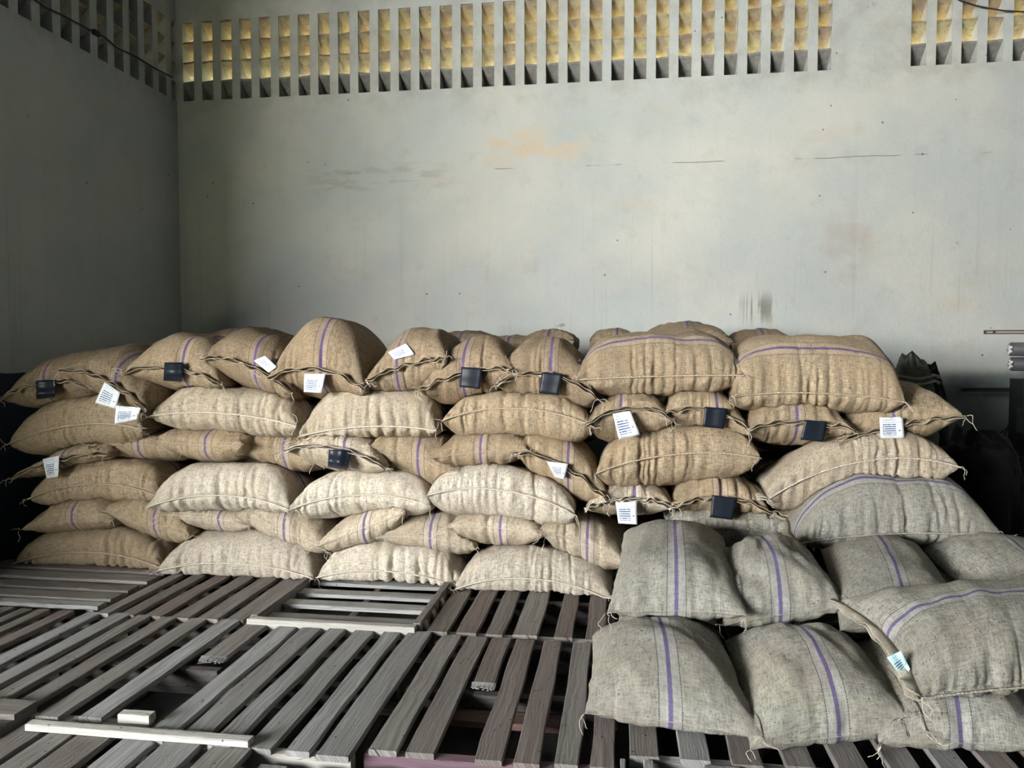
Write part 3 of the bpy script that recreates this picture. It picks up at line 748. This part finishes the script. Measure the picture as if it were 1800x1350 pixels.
# ---- fourth row, end-on
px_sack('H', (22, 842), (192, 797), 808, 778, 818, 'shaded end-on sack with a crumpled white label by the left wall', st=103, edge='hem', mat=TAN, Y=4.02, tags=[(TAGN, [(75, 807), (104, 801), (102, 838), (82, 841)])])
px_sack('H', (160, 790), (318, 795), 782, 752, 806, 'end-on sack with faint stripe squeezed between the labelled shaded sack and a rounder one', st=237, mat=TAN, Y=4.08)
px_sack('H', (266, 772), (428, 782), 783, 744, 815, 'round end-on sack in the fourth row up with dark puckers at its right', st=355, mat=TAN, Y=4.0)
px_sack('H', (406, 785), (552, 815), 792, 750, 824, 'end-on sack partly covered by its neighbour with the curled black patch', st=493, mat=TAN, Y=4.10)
px_sack('H', (500, 792), (678, 824), 788, 752, 826, 'end-on sack with a curled shiny black patch, fourth row up', st=602, edge='hem', mat=MID, Y=3.97, tags=[(PATCH, [(578, 789), (618, 792), (610, 827), (576, 821)], {'curl': 0.02})])
px_sack('H', (646, 786), (808, 842), 805, 750, 850, 'end-on sack sloping steeply right with a broad purple stripe, fourth row up', st=732, mat=TAN, Y=4.03)
px_sack('H', (757, 806), (928, 790), 796, 748, 823, 'egg-shaped end-on sack with a few black specks, fourth row up', st=843, mat=TAN, Y=3.99)
px_sack('H', (902, 797), (1070, 884), 818, 758, 862, 'end-on sack with a drooping hem and hanging white label, right end of the fourth row', st=998, edge='hem', mat=TAN, Y=4.0, tags=[(TAGN, [(961, 811), (999, 815), (992, 843), (975, 838)])])
# ---- fifth row, lengthwise
px_sack('L', (12, 782), (250, 755), 748, 688, 778, 'brown lengthwise sack beneath the black-patched and twin-labelled top sacks at left', mat=TAN, Y=4.03, pk=-0.05)
px_sack('L', (262, 732), (522, 750), 727, 677, 753, 'pale gathered lengthwise sack under the smooth black patch, fifth row up', mat=MID, Y=4.0)
px_sack('L', (524, 768), (768, 758), 751, 672, 762, 'lengthwise sack with a hanging front seam under the tallest top sack', mat=MID, Y=3.99)
px_sack('L', (776, 740), (1042, 750), 718, 686, 758, 'heavily gathered lengthwise sack with double stitching, right end of the fifth row', mat=TAN, Y=3.98)
# ---- top row, mouths to the front
px_sack('H', (0, 704), (152, 678), 672, 612, 710, 'dark end-on top sack at the far left with a black patch', st=68, edge='hem', mat=BROWN, Y=4.02, tags=[(PATCH, [(63, 669), (98, 667), (96, 699), (64, 702)], {'curl': 0.02})], xb=0.25)
px_sack('H', (104, 652), (258, 722), 668, 612, 716, 'top sack with two white printed labels hanging from its steeply drooping hem', st=196, edge='hem', mat=BROWN, Y=3.95, xb=0.10, D=0.9, zb=0.08,
        tags=[(TAGN, [(184, 671), (211, 690), (203, 719), (167, 708)]), (TAGN, [(204, 713), (248, 716), (240, 738), (201, 746)], {'curl': 0.02})])
px_sack('H', (215, 656), (388, 676), 648, 582, 679, 'top sack with a smooth shiny black patch, third from the left', st=315, edge='hem', mat=TAN, Y=3.99, tags=[(PATCH, [(289, 637), (322, 637), (319, 671), (287, 669)], {'curl': 0.02})], D=0.85)
px_sack('H', (352, 632), (514, 692), 642, 578, 684, 'top sack with a small label folded up over its hem, left of the tallest', st=444, edge='hem', mat=BROWN, Y=3.99, tags=[(TAGN, [(466, 625), (487, 645), (472, 655), (446, 634)])], D=0.85)
px_sack('H', (470, 668), (643, 688), 650, 553, 688, 'tallest domed top sack with a hanging white label', st=560, edge='hem', mat=BROWN, Y=3.96, D=0.9, tags=[(TAGN, [(535, 657), (572, 657), (565, 691), (534, 689)])], q=0.5)
px_sack('H', (643, 672), (786, 632), 642, 576, 688, 'round top sack with a white label lying on its upper side, right of the tallest', st=695, edge='hem', mat=BROWN, Y=3.98, tags=[(TAGN, [(682, 619), (714, 603), (729, 623), (693, 632)], {'lay': True, 'curl': 0.003})], q=0.5)
px_sack('H', (736, 688), (902, 650), 656, 590, 697, 'top sack with a creased black patch, right of the upward-labelled one', st=812, edge='hem', mat=BROWN, Y=3.98, tags=[(PATCH, [(811, 645), (848, 647), (843, 684), (808, 680)])])
px_sack('H', (872, 676), (1050, 702), 658, 588, 706, 'domed top sack with a flat black patch, right end of the long stack', st=968, edge='hem', mat=BROWN, Y=3.98, tags=[(PATCH, [(953, 654), (989, 657), (981, 695), (947, 691)])])

# ---- tall right stack
px_sack('L', (1185, 1010), (1430, 1010), 1000, 950, 1030, 'bottom sack of the right stack hidden behind the grey heap', mat=GREY, group=G2, Y=4.10, D=0.55)
px_sack('L', (1440, 1020), (1700, 1020), 1005, 955, 1035, 'bottom sack at the outer end of the right stack behind the grey heap', mat=GREY, group=G2, Y=4.15, D=0.55)
px_sack('L', (1175, 938), (1420, 950), 930, 892, 962, 'grey lengthwise sack half hidden behind the low heap at the foot of the right stack', mat=GREY, group=G2, Y=4.02, D=0.55)
px_sack('L', (1440, 960), (1700, 950), 945, 880, 965, 'lengthwise sack buried behind the big striped one in the right stack', mat=GREY, group=G2, Y=4.15, D=0.55)
px_sack('H', (1355, 932), (1475, 905), 912, 866, 936, 'small visible end of a sack wedged between patched sack and big striped sack', st=1460, mat=TAN, group=G2, Y=4.08)
px_sack('H', (1028, 894), (1186, 892), 878, 841, 905, 'lower sack of the right stack with a bright white label beside the long stack', st=1116, edge='hem', mat=MID, group=G2, Y=4.0, tags=[(TAGN, [(1082, 883), (1119, 881), (1120, 922), (1087, 920)])])
px_sack('H', (1180, 892), (1358, 902), 876, 829, 900, 'lower sack of the right stack with a square matt black patch', st=1269, edge='hem', mat=TAN, group=G2, Y=3.99, tags=[(PATCH, [(1252, 870), (1296, 876), (1287, 914), (1248, 909)])])
px_sack('L', (1048, 832), (1338, 806), 799, 746, 841, 'gathered lengthwise sack beneath the labelled and patched pair in the right stack', mat=TAN, group=G2, Y=3.98)
px_sack('L', (1402, 956), (1764, 944), 938, 832, 960, 'big grey-tan lengthwise sack with a purple stripe curving along its crown', mat=GREY, group=G2, Y=3.86, D=0.62, st=-0.6, edge='sidehem', hem_edge='left', dl=-0.05,
        tags=[(PATCH, [(1412, 894), (1436, 900), (1424, 914), (1409, 926)], {'curl': 0.02, 'dy': -0.01})], p=3.0)
px_sack('L', (1350, 878), (1690, 822), 812, 760, 872, 'lengthwise sack with rope-like stitched edge, second layer of the right stack', mat=MID, group=G2, Y=3.95, D=0.58, edge='sidehem', hem_edge='left', p=3.0)
px_sack('H', (1028, 748), (1184, 738), 718, 685, 766, 'sack with a large white printed label under the left lengthwise top sack', st=1092, edge='hem', mat=TAN, group=G2, Y=3.98, tags=[(TAGN, [(1077, 727), (1108, 722), (1125, 764), (1088, 773)])])
px_sack('H', (1168, 728), (1322, 762), 722, 675, 756, 'sack with a square black patch under the left lengthwise top sack', st=1262, edge='hem', mat=TAN, group=G2, Y=3.99, tags=[(PATCH, [(1239, 715), (1279, 718), (1272, 754), (1235, 750)])])
px_sack('H', (1470, 778), (1697, 732), 748, 680, 782, 'pointed end-on sack with a printed white label at the outer end of the right stack', st=1577, edge='hem', mat=TAN, group=G2, Y=4.02, D=0.85, tags=[(TAGN, [(1546, 734), (1587, 733), (1590, 770), (1548, 771)])], pk=0.1)
px_sack('H', (1312, 755), (1505, 758), 742, 692, 775, 'sack with a hanging black patch under the right lengthwise top sack', st=1405, edge='hem', mat=TAN, group=G2, Y=3.97, tags=[(PATCH, [(1415, 738), (1454, 741), (1447, 777), (1407, 773)])])
px_sack('L', (1012, 668), (1310, 660), 662, 582, 688, 'lengthwise top sack of the right stack with a middle fold, next to the domed one', mat=TAN, group=G2, Y=3.98, st=-0.72, D=0.58, p=4.6)
px_sack('L', (1286, 698), (1594, 708), 692, 588, 712, 'deep square-ended lengthwise top sack at the outer end of the right stack', mat=TAN, group=G2, Y=3.97, st=-0.78, D=0.6, p=8.0, q=0.45)

# ---- low grey heap
def q_sack(label, FL, FR, BL, BR, hup, hdn, st, **kw):
    seedc[0] += 1
    P4 = [atZ(*v) for v in (FL, FR, BL, BR)]
    kw.setdefault('mat', GREY); kw.setdefault('group', G3); kw.setdefault('gather', 0.35)
    kw.setdefault('p', 2.4); kw.setdefault('q', 0.55); kw.setdefault('N', 96); kw.setdefault('M', 72)
    kw.setdefault('edge', 'closed')
    return sack(label, *P4, hup, hdn, kw.pop('arch', 0.0), seedc[0], kw.pop('mat'), st, **kw)
q_sack('grey sack at the right front of the heap beneath the tilted labelled one', (1545, 1308, .17), (1850, 1318, .18), (1488, 1135, .22), (1740, 1130, .24), 0.15, 0.08, ('v', -0.02), pull=(0.04, 0.05))
q_sack('grey sack in the middle of the front of the low heap', (1318, 1318, .165), (1624, 1285, .20), (1272, 1128, .24), (1482, 1122, .24), 0.17, 0.08, ('v', 0.04), pull=(0.05, 0.05))
q_sack('grey sack at the front left corner of the low heap, resting on the pallet edge', (1027, 1254, .20), (1344, 1301, .19), (1040, 1118, .22), (1262, 1108, .24), 0.175, 0.08, ('v', 0.0), pull=(0.05, 0.07))
BUR = ['buried lowest sack behind the middle front sack of the grey heap', 'buried lowest sack directly behind the front left corner sack of the grey heap', 'buried lowest sack under the third sack of the upper grey heap', 'buried lowest sack under the right edge of the grey heap']
for (a, b, c, d) in (((1290, 1100, .22), (1500, 1095, .22), (1275, 1000, .22), (1440, 1000, .22)), ((1085, 1095, .22), (1275, 1100, .22), (1100, 1000, .22), (1265, 1000, .22)), ((1510, 1115, .22), (1760, 1110, .22), (1455, 1005, .22), (1650, 1000, .22)), ((1770, 1110, .22), (1990, 1100, .22), (1660, 1000, .22), (1860, 1000, .22))):
    q_sack(BUR.pop(0), a, b, c, d, 0.13, 0.08, ('v', 0), N=40, M=34, threads=0)
q_sack('grey sack with slanting stripe at the right edge of the upper heap', (1745, 1082, .36), (1960, 1070, .36), (1612, 962, .46), (1790, 955, .46), 0.15, 0.10, ('v', 0.15), pull=(0.04, 0.05))
q_sack('grey sack under the big striped one, third from the left in the upper heap', (1476, 1108, .36), (1712, 1096, .36), (1443, 968, .47), (1612, 960, .46), 0.15, 0.10, ('v', 0.0), pull=(0.04, 0.05))
q_sack('shadowed grey sack second from the left in the upper heap', (1270, 1099, .34), (1492, 1068, .41), (1266, 972, .48), (1402, 962, .48), 0.16, 0.10, ('v', -0.06), pull=(0.04, 0.05))
q_sack('grey sack with straight purple stripe at the left of the upper heap', (1066, 1078, .38), (1316, 1082, .40), (1096, 938, .50), (1272, 946, .48), 0.175, 0.10, ('v', 0.0), pull=(0.05, 0.07))
T_ = q_sack('topmost sack of the low heap with open rolled mouth and pale cyan label', (1620, 1228, .33), (2010, 1196, .38), (1470, 1056, .44), (1960, 1035, .50), 0.15, 0.07, ('h', 0.10), edge='sidehem', hem_edge='left', pull=(0.14, 0.05), p=3.4, q=0.6, gather=0.8, N=120, hemh=1.25)
sheet('paper_label', [(1559, 1156), (1584, 1144), (1600, 1176), (1590, 1197)], PAPER_CYAN, T_['root'], T_, 2.70, seed=4, off=0.03)

# ---- rear rows: plain sacks carrying the humps seen over the front row
def copy_tree(o, parent=None):
    c = o.copy(); COL.objects.link(c); c.parent = parent
    for ch in list(o.children): copy_tree(ch, c)
    return c
proto = None
def rear_label(i, k):
    return 'rear-row sack, %s in its pile, behind %s' % (('lowest', 'second lowest', 'third lowest', 'third highest', 'second highest', 'topmost')[k],
        ('the far left sacks', 'the twin-labelled top sack', 'the tallest top sack', 'the domed patched top sack', 'the left end of the right stack', 'the outer right stack')[i])
for i, x in enumerate((-3.72, -2.82, -1.92, -1.02, -0.12, 0.78)):
    for k in range(6):
        z = PAL + 0.01 + k * 0.205
        if proto is None:
            proto = sack(rear_label(0, 0), (x, 4.95, z + .09), (x + .86, 4.95, z + .09), (x, 5.5, z + .09), (x + .86, 5.5, z + .09),
                         0.105, 0.088, 0, 500, TAN, ('h', 0.1), p=4, q=0.5, N=36, M=24, low=z + 0.001, threads=0, group='jute sacks in the rear rows', edge='side')
            SACKS.pop(); px0 = proto['root'].location.copy(); ref = Vector((x, 0, z))
            r0 = proto['root']; SACKS_TMP = []
            base_P = proto['P'].copy(); fc = [tuple(p.vertices) for p in r0.children[0].data.polygons]
        else:
            c = copy_tree(r0); c.location = px0 + Vector((x, 0, z)) - ref
            c['label'] = rear_label(i, k)
        if k == 5:
            Pq = base_P + np.array([x, 0, z]) - np.array(ref)
            SACKS.append((BVHTree.FromPolygons([tuple(v) for v in Pq], fc), Pq.min(0), Pq.max(0)))
H = [((228, 614), (345, 612), 598, None, 'dim sack hump in the rear row behind the twin-labelled top sack'),
     ((345, 600), (462, 600), 574, None, 'dim sack hump in the rear row just left of the tallest top sack'),
     ((752, 600), (860, 600), 581, None, 'sack hump in the rear row directly right of the round top sack'),
     ((845, 602), (940, 602), 589, None, 'low flat sack hump in the rear row between two rounder humps'),
     ((915, 600), (1010, 600), 579, 962, 'rounded striped sack hump behind the domed patched top sack'),
     ((1035, 600), (1120, 600), 577, 1085, 'sack hump peeking over the left end of the right stack'),
     ((1130, 600), (1290, 600), 565, 1212, 'highest rear sack hump with dark stripe over the right stack'),
     ((1285, 605), (1400, 600), 577, 1345, 'rear sack hump with slanted stripe between the two right-hand top sacks')]
for L_, R_, tp, st, lb in H:
    px_sack('H', L_, R_, 602, tp, 640, lb, Y=4.98, D=0.7, st=st, edge='closed', mat=BROWN, group='sack humps of the rear row', N=40, M=34, threads=0, q=0.5)

# ------------------------------------------------------------------ things at the right and on the walls
def blob(name, c, r, mat, label, cat, seed, amp=0.12, spikes=0.0, parent=None):
    rg = random.Random(seed); f = snoise(rg, 8, 3, 9); g = snoise(rg, 8, 12, 26); n, m_ = 40, 28; V = []; Fc = []
    for i in range(m_ + 1):
        th = math.pi * i / m_
        for j in range(n):
            ph = 2 * math.pi * j / n
            a, b = math.cos(ph) * math.sin(th), math.sin(ph) * math.sin(th); zc = math.cos(th)
            k = 1 + amp * float(f(a * 1.3 + zc, b * 1.3 - zc * .7)) * .5 + amp * 0.35 * float(g(a + zc, b - zc))
            if spikes and zc > 0.5: k += spikes * max(0, math.sin(ph * 7 + seed)) * (zc - .5)
            sq = lambda v: math.copysign(abs(v)**0.7, v)
            V.append((c[0] + r[0] * sq(a) * k, c[1] + r[1] * sq(b) * k, max(PAL+.001 if c[2] < 1 else 0, c[2] + r[2] * sq(zc) * k)))
    for i in range(m_):
        for j in range(n):
            a = i*n+j; b = i*n+(j+1)%n; Fc.append((a, a+n, b+n, b))
    o = mesh_obj(name, V, Fc, mat, parent, True)
    if label: tag(o, label, cat)
    return o
a = atY(1600, 700, 5.25)
blob('tied_sack', (a.x - 0.03, 5.15, 0.75), (0.14, 0.15, 0.60), OLIVEBAG, None, None, 2, 0.10, 0.1)
o = [q for q in COL.objects if q.name == 'tied_sack'][0]; tag(o, 'olive-grey crumpled sack tied with rope, standing behind the outer right stack', 'sack')
m = MB()
for zz in (atY(1600, 662, 5.1).z, atY(1600, 672, 5.1).z):
    pts = [(a.x - 0.03 + 0.155 * math.cos(q / 24 * 6.283), 5.15 + 0.165 * math.sin(q / 24 * 6.283), zz + 0.01 * math.sin(q)) for q in range(25)]
    m.tube(pts, 0.007, 6)
rp = m.obj('rope', GREY_EDGE, None, True); rp.parent = o
b = atY(1640, 690, 5.2)
blob('black_bag', (b.x + 0.10, 5.62, 0.68), (0.14, 0.17, 0.58), BLACKBAG, 'tall jagged black plastic bag against the back wall, beside the olive sack', 'bag', 5, 0.16, 0.25)
b = atY(1665, 850, 5.2)
blob('black_bag', (b.x + 0.14, 5.1, 0.45), (0.21, 0.23, 0.44), BLACKBAG, 'slumped black bag on the floor behind the big striped sack', 'bag', 9, 0.16, 0.1)
m = MB(); m.box(1.7, 3.3, 4.6, 5.75, 0.0, PAL); 
pallet('pallet under the black bags beside the right stack', 2.95, 4.0, 4.46, 5.6, even(2.95, 4.0, 6), under=False)
# dark machine at the right edge
mc = empty('platform_scale', (3.05, 5.8, 0)); tag(mc, 'dark steel weighing machine in deep shade at the right edge', 'machine')
xA = atY(1788, 700, 5.75).x
m = MB(); m.box(xA, xA + 0.16, 5.68, 5.86, 0.0, 1.22); m.obj('column', STEEL, mc)
m = MB(); m.box(xA - 0.07, xA + 0.35, 5.6, 5.66, atY(1760, 760, 5.6).z, atY(1760, 718, 5.6).z); m.obj('head_box', STEEL, mc)
m = MB(); m.box(atY(1690, 684, 5.95).x, xA + .15, 5.93, 5.97, atY(1700, 688, 5.95).z, atY(1700, 681, 5.95).z); m.obj('beam_arm', STEEL, mc)
m = MB(); m.box(atY(1722, 800, 5.9).x, xA + .3, 5.6, 6.1, atY(1722, 816, 5.9).z, atY(1722, 794, 5.9).z); m.obj('shelf', STEEL, mc)
m = MB(); m.box(atY(1728, 800, 5.9).x, xA + .0, 5.9, 5.95, 0.0, atY(1722, 880, 5.9).z); m.box(atY(1722, 800, 5.9).x, xA + .3, 5.6, 6.1, atY(1722, 850, 5.9).z, atY(1722, 838, 5.9).z); m.obj('base', STEEL, mc)
m = MB()
for q in range(2):
    pts = [atY(1773 - q * 1 - 22 * math.sin(t / 12 * 1.6)**1.0 * t / 12, 746 + (18 + 14 * q) * (t / 12)**0.8, 5.58) for t in range(13)]
    m.tube(pts, 0.006, 5)
m.obj('hanging_cable', CABLE, mc, True)
# pipes and conduit on the back wall
for yy, x0, lb in ((614, 1776, 'upper grey pipe end projecting into view at the right edge'), (640, 1777, 'lower grey pipe end projecting into view at the right edge')):
    p0 = atY(x0, yy, 5.9); r_ = 0.049
    pr = empty('grey_pipe', (p0.x, 5.9, p0.z)); tag(pr, lb, 'pipe', 'wall pipes at right')
    m = MB(); m.tube([(p0.x, 5.9, p0.z), (p0.x + 0.004, 5.9, p0.z), (p0.x + 1.2, 5.9, p0.z)], [r_ * 0.86, r_, r_], 24); m.obj('barrel', GREYPIPE, pr, True)
    m = MB()
    for k in range(5):
        an = k * 1.2566; m.tube([(p0.x - 0.004, 5.9, p0.z), (p0.x - 0.004, 5.9 + 0.033 * math.cos(an), p0.z + 0.033 * math.sin(an))], [0.004, 0.009], 6)
    m.obj('end_plug', WHITEPL, pr, True)
    m = MB(); m.box(p0.x + 0.45, p0.x + 0.49, 5.88, YB, p0.z - 0.012, p0.z + 0.012); m.obj('bracket', STEEL, pr)
p0 = atY(1729, 584, YB - .01)
cd = empty('wall_conduit', (p0.x, YB, p0.z)); tag(cd, 'thin pair of reddish rods fixed to the wall above the grey pipes', 'conduit')
for yy in (581.5, 586):
    z_ = atY(1729, yy, YB - .02).z
    m = MB(); m.tube([(p0.x, YB - .012, z_), (p0.x + 1.3, YB - .012, z_ + 0.003)], 0.0052, 6); m.obj('rod', RUST, cd, True)
for dx in (0.005, 0.07):
    m = MB(); m.box(p0.x + dx, p0.x + dx + 0.006, YB - .018, YB, atY(1729, 587, YB).z, atY(1729, 580.5, YB).z); m.obj('clip', RUST, cd)
# cables
def on_left(px, py, off=0.02):
    d = ray(px, py); p = d * ((XL + off) / d.x); return (p.x, p.y, EYE + p.z)
m = MB(); m.tube([on_left(*q) for q in ((40, -45), (62, 0), (80, 13), (110, 27), (140, 43), (168, 58), (185, 66), (205, 84), (240, 100), (272, 120), (303, 136))], 0.0065, 6)
o = m.obj('power_cable', CABLE, None, True); tag(o, 'black cable sagging across the left wall ventilation openings', 'cable')
j = MB(); c_ = on_left(169, 58, 0.02); j.box(c_[0] - 0.013, c_[0] + 0.013, c_[1] - 0.03, c_[1] + 0.03, c_[2] - 0.016, c_[2] + 0.016); jo = j.obj('joint', CABLE); jo.parent = o
m = MB(); m.tube([atY(x, y, 6.26) for x, y in ((1660, -14), (1690, 2), (1715, 10), (1740, 15), (1765, 19), (1800, 21), (1840, 19), (1900, 8))], 0.006, 6)
o = m.obj('power_cable', CABLE, None, True); tag(o, 'thin dark wire crossing the ventilation slots at the upper right', 'cable')
